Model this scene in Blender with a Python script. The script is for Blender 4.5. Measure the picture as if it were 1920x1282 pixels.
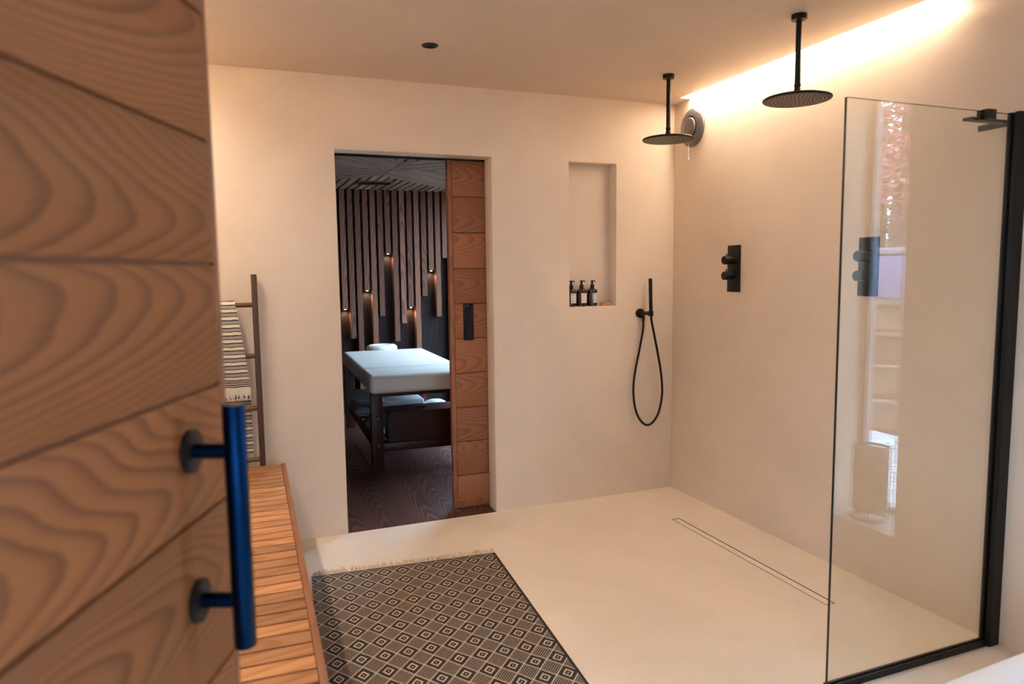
import bpy, bmesh, math, random
from mathutils import Vector, Matrix
random.seed(7)
for o in list(bpy.data.objects): bpy.data.objects.remove(o, do_unlink=True)
S = bpy.context.scene
COL = S.collection
PI = math.pi

# ------------------------------------------------------------------ camera
cam_d = bpy.data.cameras.new('camera'); cam = bpy.data.objects.new('camera', cam_d); COL.objects.link(cam)
r_ = Vector((0.93008732, -0.36712636, -0.01248228)); u_ = Vector((0.04799682, 0.08776694, 0.99498405)); f_ = Vector((0.36418935, 0.92602116, -0.09925182))
M = Matrix((r_, u_, -f_)).transposed().to_4x4(); M.translation = Vector((-2.67828, -3.91723, 1.45401))
cam.matrix_world = M
cam_d.sensor_fit = 'HORIZONTAL'; cam_d.sensor_width = 36; cam_d.lens = 1320.09*36/1920
cam_d.clip_start = 0.02; cam_d.clip_end = 200
cam_d.dof.use_dof = True; cam_d.dof.focus_distance = 4.2; cam_d.dof.aperture_fstop = 2.8
S.camera = cam
S.cycles.max_bounces = 7; S.cycles.diffuse_bounces = 6; S.cycles.glossy_bounces = 3; S.cycles.transparent_max_bounces = 10; S.cycles.adaptive_threshold = 0.03; S.cycles.time_limit = 1150

# ------------------------------------------------------------------ sky (overcast daylight)
W = bpy.data.worlds.new('sky'); S.world = W; W.use_nodes = True
bg = W.node_tree.nodes['Background']; bg.inputs[0].default_value = (0.46, 0.70, 1.0, 1); bg.inputs[1].default_value = 8.6

# ------------------------------------------------------------------ exposure
vs = S.view_settings
S.display_settings.display_device = 'sRGB'
vs.view_transform = 'Standard'; vs.look = 'None'; vs.gamma = 1; vs.use_curve_mapping = False; vs.exposure = 1.25
LED = (1.0, 0.80, 0.60); LED_STRENGTH = 15.0; LED_STRENGTH_BENCH = 29.0

# ------------------------------------------------------------------ mesh helpers
class MB:
    def __init__(s): s.v = []; s.f = []; s.mi = []; s.cur = 0
    def add(s, vs_, fs):
        n = len(s.v); s.v += [tuple(v) for v in vs_]; s.f += [tuple(n+i for i in f) for f in fs]; s.mi += [s.cur]*len(fs); return s
    def box(s, x0, x1, y0, y1, z0, z1):
        return s.add([(x0,y0,z0),(x1,y0,z0),(x1,y1,z0),(x0,y1,z0),(x0,y0,z1),(x1,y0,z1),(x1,y1,z1),(x0,y1,z1)],
                     [(0,3,2,1),(4,5,6,7),(0,1,5,4),(1,2,6,5),(2,3,7,6),(3,0,4,7)])
    def prism(s, poly, z0, z1):
        n = len(poly)
        return s.add([(x,y,z0) for x,y in poly]+[(x,y,z1) for x,y in poly],
                     [tuple(range(n-1,-1,-1)), tuple(range(n,2*n))]+[(i,(i+1)%n,n+(i+1)%n,n+i) for i in range(n)])
    def tube(s, pts, rad, seg=16, caps=True):
        pts = [Vector(p) for p in pts]; n = len(pts); rr = rad if hasattr(rad,'__len__') else [rad]*n
        t0 = (pts[1]-pts[0]).normalized(); a = Vector((0,0,1)) if abs(t0.z) < .9 else Vector((1,0,0))
        nrm = t0.cross(a).normalized(); V = []; F = []
        for i,p in enumerate(pts):
            t = (pts[min(i+1,n-1)]-pts[max(i-1,0)]).normalized()
            nrm = (nrm - t*nrm.dot(t)).normalized(); b = t.cross(nrm)
            V += [p+(nrm*math.cos(2*PI*k/seg)+b*math.sin(2*PI*k/seg))*rr[i] for k in range(seg)]
        for i in range(n-1):
            for k in range(seg):
                k2 = (k+1)%seg; F.append((i*seg+k, i*seg+k2, (i+1)*seg+k2, (i+1)*seg+k))
        if caps: F.append(tuple(range(seg-1,-1,-1))); F.append(tuple((n-1)*seg+k for k in range(seg)))
        return s.add(V,F)
    def lathe(s, prof, c=(0,0,0), axis='Z', seg=48, closed=False):
        V=[];F=[];n=len(prof)
        for (r,h) in prof:
            for k in range(seg):
                a=2*PI*k/seg; x,y=r*math.cos(a),r*math.sin(a)
                p={'Z':(x,y,h),'X':(h,x,y),'Y':(y,h,x)}[axis]
                V.append((p[0]+c[0],p[1]+c[1],p[2]+c[2]))
        m = n if closed else n-1
        for i in range(m):
            j=(i+1)%n
            for k in range(seg):
                k2=(k+1)%seg; F.append((i*seg+k,i*seg+k2,j*seg+k2,j*seg+k))
        if not closed:
            F.append(tuple(range(seg-1,-1,-1))); F.append(tuple((n-1)*seg+k for k in range(seg)))
        return s.add(V,F)
    def mesh(s, name, mats, bevel=0, segs=2, smooth=False, angle=40, recalc=True):
        me = bpy.data.meshes.new(name); me.from_pydata(s.v,[],s.f)
        mats = mats if isinstance(mats,(list,tuple)) else [mats]
        for m in mats: me.materials.append(m)
        for p_,i in zip(me.polygons, s.mi): p_.material_index = i
        bm = bmesh.new(); bm.from_mesh(me); bmesh.ops.remove_doubles(bm, verts=bm.verts, dist=1e-6)
        if recalc: bmesh.ops.recalc_face_normals(bm, faces=bm.faces)
        if bevel:
            bmesh.ops.dissolve_limit(bm, angle_limit=.001, verts=bm.verts, edges=bm.edges, delimit={'MATERIAL'})
            es=[e for e in bm.edges if len(e.link_faces)==2 and e.calc_face_angle(0)>.5]
            bmesh.ops.bevel(bm, geom=es, offset=bevel, segments=segs, profile=.5, affect='EDGES', clamp_overlap=True)
        bm.to_mesh(me); bm.free()
        if smooth or bevel:
            for p_ in me.polygons: p_.use_smooth=True
            me.set_sharp_from_angle(angle=math.radians(angle))
        return me

def link(name, me, parent=None, loc=(0,0,0), rot=(0,0,0)):
    o = bpy.data.objects.new(name, me); COL.objects.link(o)
    if parent: o.parent = parent
    o.location = loc; o.rotation_euler = rot
    return o
def obj(name, mb, mats, parent=None, loc=(0,0,0), rot=(0,0,0), **k): return link(name, mb.mesh(name, mats, **k), parent, loc, rot)
def tag(o, label=None, cat=None, group=None, kind=None):
    if label: o['label']=label
    if cat: o['category']=cat
    if group: o['group']=group
    if kind: o['kind']=kind
    return o
def thing(name, label, cat, loc=(0,0,0), rz=0, group=None): return tag(link(name, None, None, loc, (0,0,rz)), label, cat, group)
def struct(o, label): return tag(o, label, None, None, 'structure')
def copy_tree(o, parent=None):
    c=o.copy(); COL.objects.link(c); c.parent=parent
    for ch in list(o.children): copy_tree(ch,c)
    return c
def grid_wall(axes, us, vs_, holes, d0, d1):
    """Solid slab on a u/v grid with rectangular holes; axes maps (u,v,d) to xyz; outer faces only."""
    mb=MB(); nu,nv=len(us)-1,len(vs_)-1
    def solid(i,j):
        if not(0<=i<nu and 0<=j<nv): return False
        cu=(us[i]+us[i+1])/2; cv=(vs_[j]+vs_[j+1])/2
        return not any(h[0]<cu<h[1] and h[2]<cv<h[3] for h in holes)
    P=lambda u,v,d: axes(u,v,d)
    for i in range(nu):
        for j in range(nv):
            if not solid(i,j): continue
            u0,u1,v0,v1=us[i],us[i+1],vs_[j],vs_[j+1]
            for d in (d0,d1): mb.add([P(u0,v0,d),P(u1,v0,d),P(u1,v1,d),P(u0,v1,d)],[(0,1,2,3)])
            for (ii,jj,a,b) in ((i-1,j,(u0,v0),(u0,v1)),(i+1,j,(u1,v0),(u1,v1)),(i,j-1,(u0,v0),(u1,v0)),(i,j+1,(u0,v1),(u1,v1))):
                if not solid(ii,jj): mb.add([P(*a,d0),P(*b,d0),P(*b,d1),P(*a,d1)],[(0,1,2,3)])
    return mb

# ------------------------------------------------------------------ materials
def nmat(name):
    m=bpy.data.materials.new(name); m.use_nodes=True; nt=m.node_tree
    return m, nt, nt.nodes['Principled BSDF']
def N(nt,t,**k):
    n=nt.nodes.new(t)
    for a,b in k.items(): setattr(n,a,b)
    return n
def math_(nt,op,a,b=None,c=None):
    n=N(nt,'ShaderNodeMath',operation=op)
    for i,x in enumerate((a,b,c)):
        if x is None: continue
        if isinstance(x,(int,float)): n.inputs[i].default_value=x
        else: nt.links.new(x,n.inputs[i])
    return n.outputs[0]
def mixc(nt,fac,a,b,blend='MIX'):
    n=N(nt,'ShaderNodeMix',data_type='RGBA',blend_type=blend)
    for s_,x in ((n.inputs[0],fac),(n.inputs[6],a),(n.inputs[7],b)):
        if isinstance(x,(int,float)): s_.default_value=x
        elif isinstance(x,tuple): s_.default_value=(*x,1) if len(x)==3 else x
        else: nt.links.new(x,s_)
    return n.outputs[2]
def plain(name,col,rough=.5,metal=0,var=.06,scale=12,bump=0,spec=.5,coat=0):
    m,nt,b=nmat(name)
    tc=N(nt,'ShaderNodeTexCoord'); no=N(nt,'ShaderNodeTexNoise'); no.inputs['Scale'].default_value=scale; no.inputs['Detail'].default_value=4
    nt.links.new(tc.outputs['Object'],no.inputs['Vector'])
    lo=tuple(c*(1-var) for c in col); hi=tuple(min(1,c*(1+var)) for c in col)
    nt.links.new(mixc(nt,no.outputs['Fac'],lo,hi),b.inputs['Base Color'])
    b.inputs['Roughness'].default_value=rough; b.inputs['Metallic'].default_value=metal; b.inputs['Specular IOR Level'].default_value=spec; b.inputs['Coat Weight'].default_value=coat
    if bump:
        bp=N(nt,'ShaderNodeBump'); bp.inputs['Strength'].default_value=bump; bp.inputs['Distance'].default_value=.002
        nt.links.new(no.outputs['Fac'],bp.inputs['Height']); nt.links.new(bp.outputs[0],b.inputs['Normal'])
    return m
def plaster(name,col,rough=.55,var=.05,bump=.08):
    m,nt,b=nmat(name); tc=N(nt,'ShaderNodeTexCoord')
    a=N(nt,'ShaderNodeTexNoise'); a.inputs['Scale'].default_value=1.6; a.inputs['Detail'].default_value=4; a.inputs['Roughness'].default_value=.62; a.inputs['Distortion'].default_value=.5
    c=N(nt,'ShaderNodeTexNoise'); c.inputs['Scale'].default_value=26; c.inputs['Detail'].default_value=2
    for n in (a,c): nt.links.new(tc.outputs['Object'],n.inputs['Vector'])
    mr=N(nt,'ShaderNodeMapRange'); mr.inputs[1].default_value=.3; mr.inputs[2].default_value=.7; nt.links.new(a.outputs['Fac'],mr.inputs[0])
    col1=mixc(nt,mr.outputs[0],tuple(x*(1-var) for x in col),tuple(x*(1+var) for x in col))
    nt.links.new(mixc(nt,math_(nt,'MULTIPLY',c.outputs['Fac'],.12),col1,tuple(x*.85 for x in col)),b.inputs['Base Color'])
    b.inputs['Roughness'].default_value=rough; b.inputs['Specular IOR Level'].default_value=.35
    return m
def wood(name,light,dark,axis='X',face='Y',ring=.010,d0=.14,taper=.07,rough=.5,var=.25,wob=.022,contrast=.8,bump=.12,fine=.35,spec=.4):
    """Plain-sawn timber: rings around a pith, slightly tapered along the grain, give arches on the face."""
    m,nt,b=nmat(name); tc=N(nt,'ShaderNodeTexCoord'); oi=N(nt,'ShaderNodeObjectInfo'); sp=N(nt,'ShaderNodeSeparateXYZ')
    nt.links.new(tc.outputs['Object'],sp.inputs[0])
    ax={'X':0,'Y':1,'Z':2}; rest=[a for a in 'XYZ' if a not in (axis,face)][0]
    rnd=oi.outputs['Random']
    L=math_(nt,'ADD',sp.outputs[ax[axis]],math_(nt,'MULTIPLY',rnd,37.0))
    frac=lambda k: math_(nt,'FRACT',math_(nt,'MULTIPLY',rnd,k))
    A=math_(nt,'ADD',sp.outputs[ax[rest]],math_(nt,'MULTIPLY',math_(nt,'SUBTRACT',frac(91.7),.5),.14))
    B=math_(nt,'ADD',sp.outputs[ax[face]],math_(nt,'ADD',math_(nt,'MULTIPLY',frac(53.3),.1),d0))
    def noise(sl,sa,sc,det):
        cv=N(nt,'ShaderNodeCombineXYZ'); nt.links.new(math_(nt,'MULTIPLY',L,sl),cv.inputs[0]); nt.links.new(math_(nt,'MULTIPLY',A,sa),cv.inputs[1]); nt.links.new(math_(nt,'MULTIPLY',B,sa),cv.inputs[2])
        n=N(nt,'ShaderNodeTexNoise'); n.inputs['Scale'].default_value=sc; n.inputs['Detail'].default_value=det; nt.links.new(cv.outputs[0],n.inputs['Vector']); return n.outputs['Fac']
    n1=noise(1.3,4,1,2); n2=noise(5,22,1,3); n3=noise(6,260,1,2)
    A2=math_(nt,'ADD',A,math_(nt,'MULTIPLY',math_(nt,'SUBTRACT',n1,.5),.12))
    r=math_(nt,'SQRT',math_(nt,'ADD',math_(nt,'MULTIPLY',A2,A2),math_(nt,'MULTIPLY',B,B)))
    r=math_(nt,'ADD',r,math_(nt,'MULTIPLY',L,taper)); r=math_(nt,'ADD',r,math_(nt,'MULTIPLY',math_(nt,'SUBTRACT',n1,.5),wob*2)); r=math_(nt,'ADD',r,math_(nt,'MULTIPLY',math_(nt,'SUBTRACT',n2,.5),wob*.22))
    fr=math_(nt,'FRACT',math_(nt,'DIVIDE',r,ring))
    rp=N(nt,'ShaderNodeValToRGB'); e=rp.color_ramp; e.elements[0].position=0; e.elements[0].color=(.1,.1,.1,1); e.elements[1].position=1; e.elements[1].color=(1,1,1,1)
    for pos,v in ((.12,0.0),(.5,.18),(.84,1.0),(.95,.8)):
        q=e.elements.new(pos); q.color=(v,v,v,1)
    e.elements[-1].color=(.1,.1,.1,1)
    nt.links.new(fr,rp.inputs[0])
    g=math_(nt,'MULTIPLY',rp.outputs[0],contrast); g=math_(nt,'ADD',g,math_(nt,'MULTIPLY',math_(nt,'SUBTRACT',n3,.5),fine))
    g.node.use_clamp=True
    c=mixc(nt,g,light,dark)
    tone=math_(nt,'ADD',math_(nt,'MULTIPLY',frac(17.9),2*var),1-var)
    hs=N(nt,'ShaderNodeHueSaturation'); nt.links.new(c,hs.inputs['Color']); nt.links.new(tone,hs.inputs['Value'])
    nt.links.new(hs.outputs[0],b.inputs['Base Color']); b.inputs['Roughness'].default_value=rough; b.inputs['Specular IOR Level'].default_value=spec
    bp=N(nt,'ShaderNodeBump'); bp.inputs['Strength'].default_value=bump; bp.inputs['Distance'].default_value=.002; bp.invert=True
    nt.links.new(g,bp.inputs['Height']); nt.links.new(bp.outputs[0],b.inputs['Normal'])
    return m
def emit(name,col,st):
    m=bpy.data.materials.new(name); m.use_nodes=True; nt=m.node_tree; nt.nodes.clear()
    e=N(nt,'ShaderNodeEmission'); e.inputs[0].default_value=(*col,1); e.inputs[1].default_value=st; o=N(nt,'ShaderNodeOutputMaterial'); nt.links.new(e.outputs[0],o.inputs[0]); return m
def glass(name,tint):
    """Flat clear glazing: Schlick mirror reflection over straight transmission."""
    m=bpy.data.materials.new(name); m.use_nodes=True; nt=m.node_tree; nt.nodes.clear()
    ge=N(nt,'ShaderNodeNewGeometry'); d=N(nt,'ShaderNodeVectorMath',operation='DOT_PRODUCT'); nt.links.new(ge.outputs['Normal'],d.inputs[0]); nt.links.new(ge.outputs['Incoming'],d.inputs[1])
    c=math_(nt,'ABSOLUTE',d.outputs['Value']); F=math_(nt,'ADD',math_(nt,'MULTIPLY',math_(nt,'POWER',math_(nt,'SUBTRACT',1.0,c),4.2),.95),.045)
    F.node.use_clamp=True
    t=N(nt,'ShaderNodeBsdfTransparent'); t.inputs[0].default_value=(*tint,1); g=N(nt,'ShaderNodeBsdfGlossy'); g.inputs['Roughness'].default_value=0; g.inputs[0].default_value=(1,1,1,1)
    mx=N(nt,'ShaderNodeMixShader'); nt.links.new(F,mx.inputs[0]); nt.links.new(t.outputs[0],mx.inputs[1]); nt.links.new(g.outputs[0],mx.inputs[2])
    o=N(nt,'ShaderNodeOutputMaterial'); nt.links.new(mx.outputs[0],o.inputs[0]); return m

PL=plaster('wall_plaster',(.73,.61,.49)); PLC=plaster('ceiling_plaster',(.72,.585,.465),.65,.04,.05); FLR=plaster('floor_microcement',(.77,.67,.555),.42,.07,.06)
DOORW=wood('door_oak',(.29,.105,.033),(.130,.042,.013),'X','Y',.0060,.11,.075,.5,.08,.014,.78)
DOORW2=wood('sliding_door_oak',(.29,.102,.034),(.145,.046,.014),'X','Y',.0062,.12,.07,.5,.18,.016,.65)
LIP=wood('door_lipping',(.27,.11,.055),(.19,.075,.037),'Z','Y',.006,.2,.02,.5,.05)
TEAK=wood('teak_slat',(.50,.235,.095),(.27,.105,.04),'X','Z',.012,.12,.06,.45,.3,.02,.6)
TEAKF=wood('teak_frame',(.30,.12,.055),(.2,.075,.035),'Y','Z',.012,.12,.04,.5,.1,.02,.5)
DARKL=wood('ladder_wood',(.062,.027,.013),(.028,.012,.006),'Z','Y',.008,.1,.03,.5,.15,.02,.7)
DARKR=wood('rung_wood',(.15,.06,.026),(.07,.028,.012),'X','Y',.008,.1,.03,.45,.15,.02,.7)
SLAT=wood('slat_dark_ash',(.22,.088,.048),(.080,.032,.018),'Z','Y',.007,.1,.03,.55,.35,.02,.8,spec=.2)
SPAN=wood('panel_dark',(.024,.013,.012),(.015,.009,.008),'Z','Y',.012,.1,.03,.65,.1,spec=.15)
CBAT=wood('ceiling_batten_wood',(.36,.23,.175),(.15,.095,.075),'X','Z',.006,.1,.01,.5,.3,.02,.8)
FBRD=wood('floor_board_wood',(.060,.021,.013),(.22,.100,.066),'Y','Z',.0075,.10,.05,.42,.3,.022,.6,.1,spec=.3)
MAHO=wood('mahogany',(.060,.017,.009),(.032,.009,.006),'Z','Y',.010,.1,.03,.42,.1,spec=.25)
BLK=plain('matt_black_metal',(.007,.0065,.0065),.42,.0,.1,40,0,.28)
BLKG=plain('black_handle_sky_tint',(.003,.018,.062),.34,1.0,.05,40)  # black metal with the blue of reflected daylight tinted into its colour
BLKV=plain('dark_void',(.004,.004,.004),.8)
HEADU=plain('nozzle_plate',(.16,.13,.11),.42,.6,.1,60)
FANM=plain('polished_grey_metal',(.15,.135,.125),.3,.5,.05,8)
WHITE=plain('white_acrylic',(.86,.84,.82),.22,0,.02,4,0,.5)
VINYL=plain('cream_vinyl',(.83,.74,.63),.42,0,.02,8,.03)
GREYF=plain('grey_fabric',(.30,.28,.27),.9,0,.15,60,.2)
WHITEF=plain('white_cotton',(.75,.73,.70),.9,0,.06,30,.2)
AMBER=plain('amber_glass',(.030,.010,.005),.12,0,.1,20,0,.6,.3)
SOAPW=plain('soap_wood',(.55,.27,.11),.55,0,.15,30)
FR=plain('window_frame_grey',(.36,.33,.33),.5,0,.04,10)
GLS=glass('shower_glass',(.955,.965,.95)); WGL=glass('window_glass',(.97,.98,.98)); EDGE=plain('glass_edge',(.012,.018,.018),.2)
LEDM=emit('warm_led_shower',LED,LED_STRENGTH); LEDB=emit('warm_led_bench',(1.0,.84,.67),LED_STRENGTH_BENCH)
CREAM=plain('cream_yarn',(.62,.50,.37),.95,0,.2,90)

# ------------------------------------------------------------------ main room shell
XL=-3.15; YN=-3.70; H=2.5
OX0,OX1,OZ=-2.1426,-1.2528,2.118              # doorway to the treatment room
NX0,NX1,NZ0,NZ1=-.752,-.424,1.232,2.113       # niche
us=[XL-.3,OX0,OX1,NX0,NX1,.3]; vz=[-.05,0,NZ0,OZ,H+.15]
mb=grid_wall(lambda u,v,d:(u,d,v), us, [-.05,0,NZ0,NZ1,OZ,H+.15], [(OX0,OX1,-.05,OZ),(NX0,NX1,NZ0,NZ1)], 0, .125)
wall_back=struct(obj('wall_back',mb,PL,bevel=.004),'beige polished plaster wall with doorway and tall niche')
mb=MB().box(NX0-.03,NX1+.03,.095,.124,NZ0-.03,NZ1+.03)
obj('niche_back',mb,PL,wall_back)
# second leaf of the pocket wall, towards the treatment room
mb=grid_wall(lambda u,v,d:(u,d,v), [XL-.3,OX0,OX1,.45], [-.05,0,OZ,H+.15], [(OX0,OX1,-.05,OZ)], .195, .225)
mb.box(XL-.3,OX0,.125,.195,0,H+.15); mb.box(OX0,OX1,.125,.195,OZ+.005,H+.15)
struct(obj('wall_partition',mb,SPAN),'dark wood lined side of the doorway wall')
# right wall with the tall garden window
WY0,WY1,WZ0,WZ1=-3.055,-2.633,.25,2.30
mb=grid_wall(lambda u,v,d:(d,u,v), [YN-.15,WY0,WY1,0], [-.05,WZ0,WZ1,H+.15], [(WY0,WY1,WZ0,WZ1)], 0, .32)
struct(obj('wall_right',mb,PL,bevel=.003),'beige polished plaster shower wall on the right')
struct(obj('wall_left',MB().box(XL-.3,XL,YN-.15,0,-.05,H+.15),PL),'beige plaster wall behind the bench')
DX0,DX1=-3.09,-1.70                              # entrance behind the camera
mb=grid_wall(lambda u,v,d:(u,d,v), [XL-.3,DX0,DX1,.3], [-.05,0,2.15,H+.15], [(DX0,DX1,-.05,2.15)], YN-.15, YN)
struct(obj('wall_front',mb,PL),'plaster wall with the entrance beside the camera')
# floor with a pocket for the linear drain
DRX0,DRX1,DRY0,DRY1=-.352,-.308,-1.69,-.535
mb=grid_wall(lambda u,v,d:(u,v,d),[XL-.3,DRX0-.004,DRX1+.004,.3],[YN-.15,DRY0-.004,DRY1+.004,0],[(DRX0-.004,DRX1+.004,DRY0-.004,DRY1+.004)],-.06,0)
floor=struct(obj('floor',mb,FLR),'pale beige microcement floor')
# ceiling with a light slot along each side wall
SLX=.075; SR=(-1.90,-.17); SL_=(-2.7,-.16)
mb=grid_wall(lambda u,v,d:(u,v,d),[XL-.3,XL,XL+SLX,-SLX,0,.3],[YN-.15,SL_[0],SR[0],SR[1],SL_[1],0],[(-SLX,.3,SR[0],SR[1]),(XL-.3,XL+SLX,SL_[0],SL_[1])],H,H+.05)
ceiling=struct(obj('ceiling',mb,PLC),'beige plaster ceiling with light slots along the walls')
obj('slot_cover',MB().box(XL-.3,.3,YN-.15,0,H+.05,H+.09),PLC,ceiling)
def led(name,label,x0,x1,y0,y1,m,rec):
    t=thing(name,label,'light strip',((x0+x1)/2,(y0+y1)/2,H+rec),0,'light strips in the ceiling slots')
    w=(x1-x0)/2; l=(y1-y0)/2
    obj('channel',MB().box(-w,w,-l,l,-.006,0),FR,t)
    obj('diffuser',MB().box(-w,w,-l,l,-.016,-.006),m,t)
led('light_strip','warm light strip glowing in the ceiling slot above the shower wall',-SLX-.002,.002,SR[0]+.001,SR[1]-.001,LEDM,.028)
led('light_strip','warm light strip in the ceiling slot above the bench',XL-.002,XL+SLX+.002,SL_[0]+.001,SL_[1]-.001,LEDB,.049)

# added porch, unseen; its walls and gaps meter daylight through the entrance
mb=MB(); mb.box(DX1+.05,DX1+.2,-7.4,YN-.15,-.05,2.5); mb.box(DX0-.2,DX0-.05,-7.4,-4.45,-.05,2.5); mb.box(DX0+.62,DX1+.05,-7.4,-7.28,-.05,2.4)
struct(obj('wall_added_porch',mb,PL),'added unseen plaster porch wall limiting daylight at the entrance')
struct(obj('floor_added_porch',MB().box(DX0-.2,DX1+.2,-7.4,YN-.15,-.06,-.002),FLR),'microcement floor of the added porch')
struct(obj('ceiling_added_porch',MB().box(DX0-.2,DX1+.2,-7.4,YN-.15,2.4,2.5),PLC),'plaster roof of the added porch limiting daylight')

# window_1 in the right wall
win=struct(link('window_1',None,None,(.27,(WY0+WY1)/2,WZ0)),'tall narrow garden window seen mirrored in the glass screen')
w=(WY1-WY0)/2; h=WZ1-WZ0
mb=MB(); t_=.035
for b_ in ((-.02,.02,-w,-w+t_,0,h),(-.02,.02,w-t_,w,0,h),(-.02,.02,-w+t_,w-t_,0,t_),(-.02,.02,-w+t_,w-t_,h-t_,h)): mb.box(*b_)
obj('window_frame',mb,FR,win,bevel=.003)
obj('pane',MB().box(-.004,.004,-w+t_,w-t_,t_,h-t_),WGL,win)
obj('window_sill',MB().box(-.275,-.02,-w+.001,w-.001,0,.008),plain('sill_stone',(.62,.60,.60),.35),win,bevel=.002)

# ------------------------------------------------------------------ treatment room beyond the doorway
TX0,TX1,TY1,TH=-3.2,-.30,3.43,2.3
ff=struct(obj('floor_inner',MB().box(TX0,TX1,.0,TY1,-.05,-.012),BLKV),'dark plank floor of the treatment room')
bw=.178; x=TX0; k=0
while x<TX1-.01:
    x1=min(x+bw,TX1); cuts=[.0,(.9+1.35*((k*37)%10)/10),TY1]
    for a,b_ in zip(cuts,cuts[1:]):
        ww=(x1-x)/2; ll=(b_-a)/2
        obj('floor_plank',MB().box(-ww+.0008,ww-.0008,-ll+.0008,ll-.0008,-.012,0),FBRD,ff,((x+x1)/2,(a+b_)/2,0))
    x=x1; k+=1
struct(obj('wall_inner_left',MB().box(TX0-.2,TX0,.225,TY1+.1,-.05,TH+.3),SPAN),'dark side wall of the treatment room')
W2=(1.20,3.30,.0,2.22)
mb=grid_wall(lambda u,v,d:(d,u,v),[.225,W2[0],W2[1],TY1+.1],[-.05,.05,W2[3],TH+.3],[(W2[0],W2[1],.05,W2[3])],TX1,TX1+.2)
struct(obj('wall_inner_right',mb,SPAN),'dark window wall of the treatment room')
w2=struct(link('window_2',None,None,(TX1+.12,(W2[0]+W2[1])/2,.05)),'large treatment room window behind the sliding door')
hw=(W2[1]-W2[0])/2; hh=W2[3]-.05; mb=MB()
for b_ in ((-.03,.03,-hw,-hw+.05,0,hh),(-.03,.03,hw-.05,hw,0,hh),(-.03,.03,-hw+.05,hw-.05,0,.05),(-.03,.03,-hw+.05,hw-.05,hh-.05,hh)): mb.box(*b_)
obj('window_frame',mb,BLK,w2)
obj('pane',MB().box(-.004,.004,-hw+.05,hw-.05,.05,hh-.05),WGL,w2)
# slatted far wall
wf=struct(obj('wall_far',MB().box(TX0,TX1,TY1,TY1+.1,-.05,TH+.3),SPAN),'dark panelled wall with vertical battens of uneven length')
SY=3.35; pitch=.0757; x7=-1.177
ends={0:0,1:1.10,2:.795,3:0,4:1.285,5:0,6:1.015,7:1.66,8:.745,9:.93,10:1.10,11:0,12:1.21,13:1.48,14:.99,15:1.61}
lamps={1,4,7,10,13}
LAMP=emit('slat_lamp_glow',(1.0,.80,.52),26)
for i in range(-19,26):
    e=ends.get(i); lamp=i in lamps
    if e is None: e=random.choice([0,0,.8,1.0,1.2,1.5,1.3])
    xx=x7+(i-7)*pitch; hz=(TH-e)/2
    s_=obj('slat',MB().box(-.026,.026,0,TY1-SY,-hz,hz),SLAT,wf,(xx,SY,(TH+e)/2))
    if lamp:
        lp=obj('spot_lamp',MB().lathe([(.010,-.006),(.012,-.006),(.012,0)],seg=16),BLK,s_,(0,.022,-hz))
        lp2=obj('lamp_lens',MB().lathe([(.009,-.004),(.009,0)],seg=16),LAMP,s_,(0,.022,-hz-.004))
        ld=bpy.data.lights.new('slat_spot','SPOT'); ld.energy=1.3; ld.color=(1,.78,.5); ld.spot_size=math.radians(125); ld.spot_blend=.8; ld.shadow_soft_size=.006
        lo=bpy.data.objects.new('slat_spot',ld); COL.objects.link(lo); lo.parent=s_; lo.location=(0,.028,-hz-.012); lo.rotation_euler=(math.radians(12),0,0)
# ceiling with battens set out as an X
ci=struct(obj('ceiling_inner',MB().box(TX0,TX1,.1,TY1,TH+.03,TH+.1),BLKV),'dark batten ceiling with an X pattern')
CX,CY,HW=-1.42,1.91,.41
def clip(poly,a,b,c):        # keep a*x+b*y<=c
    out=[]
    for i in range(len(poly)):
        p,q=poly[i],poly[(i+1)%len(poly)]; dp=a*p[0]+b*p[1]-c; dq=a*q[0]+b*q[1]-c
        if dp<=0: out.append(p)
        if (dp<0<dq) or (dq<0<dp):
            t=dp/(dp-dq); out.append((p[0]+t*(q[0]-p[0]),p[1]+t*(q[1]-p[1])))
    return out
def battens(region,ang,pitch_=.075,wd=.058):
    d=(math.cos(ang),math.sin(ang)); n=(-d[1],d[0])
    for k in range(-60,61):
        c0=k*pitch_
        lo_,hi_=c0+.5*(pitch_-wd),c0+.5*(pitch_+wd)
        q=[(CX+d[0]*s+n[0]*t,CY+d[1]*s+n[1]*t) for s,t in ((-6,lo_),(6,lo_),(6,hi_),(-6,hi_))]
        for (a,b,c) in region+[(1,0,TX1),(-1,0,-TX0),(0,1,SY),(0,-1,-.225)]:
            q=clip(q,a,b,c)
            if len(q)<3: break
        if len(q)<3: continue
        area=abs(sum(q[i][0]*q[(i+1)%len(q)][1]-q[(i+1)%len(q)][0]*q[i][1] for i in range(len(q)))/2)
        if area<.0008: continue
        mx=sum(p[0] for p in q)/len(q); my=sum(p[1] for p in q)/len(q)
        loc=[]
        for p in q:
            vx,vy=p[0]-mx,p[1]-my; loc.append((vx*d[0]+vy*d[1],vx*n[0]+vy*n[1]))
        obj('ceiling_batten',MB().prism(loc,0,.028),CBAT,ci,(mx,my,TH),(0,0,ang))
E1=.004
for sx in (1,-1):
    for sy in (1,-1):
        # arm quadrant: | |dx|-|dy| | < HW
        reg=[(-sx,0,-sx*CX-E1),(0,-sy,-sy*CY-E1),(sx,-sy,sx*CX-sy*CY+HW),(-sx,sy,-sx*CX+sy*CY+HW)]
        battens(reg,PI/4 if sx*sy>0 else 3*PI/4)
for sy in (1,-1): battens([(1,-sy,CX-sy*CY-HW-E1),(-1,-sy,-CX-sy*CY-HW-E1)],PI/2,.080,.056)
for sx in (1,-1): battens([(-sx,1,-sx*CX+CY-HW-E1),(-sx,-1,-sx*CX-CY-HW-E1)],0,.080,.056)
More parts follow.
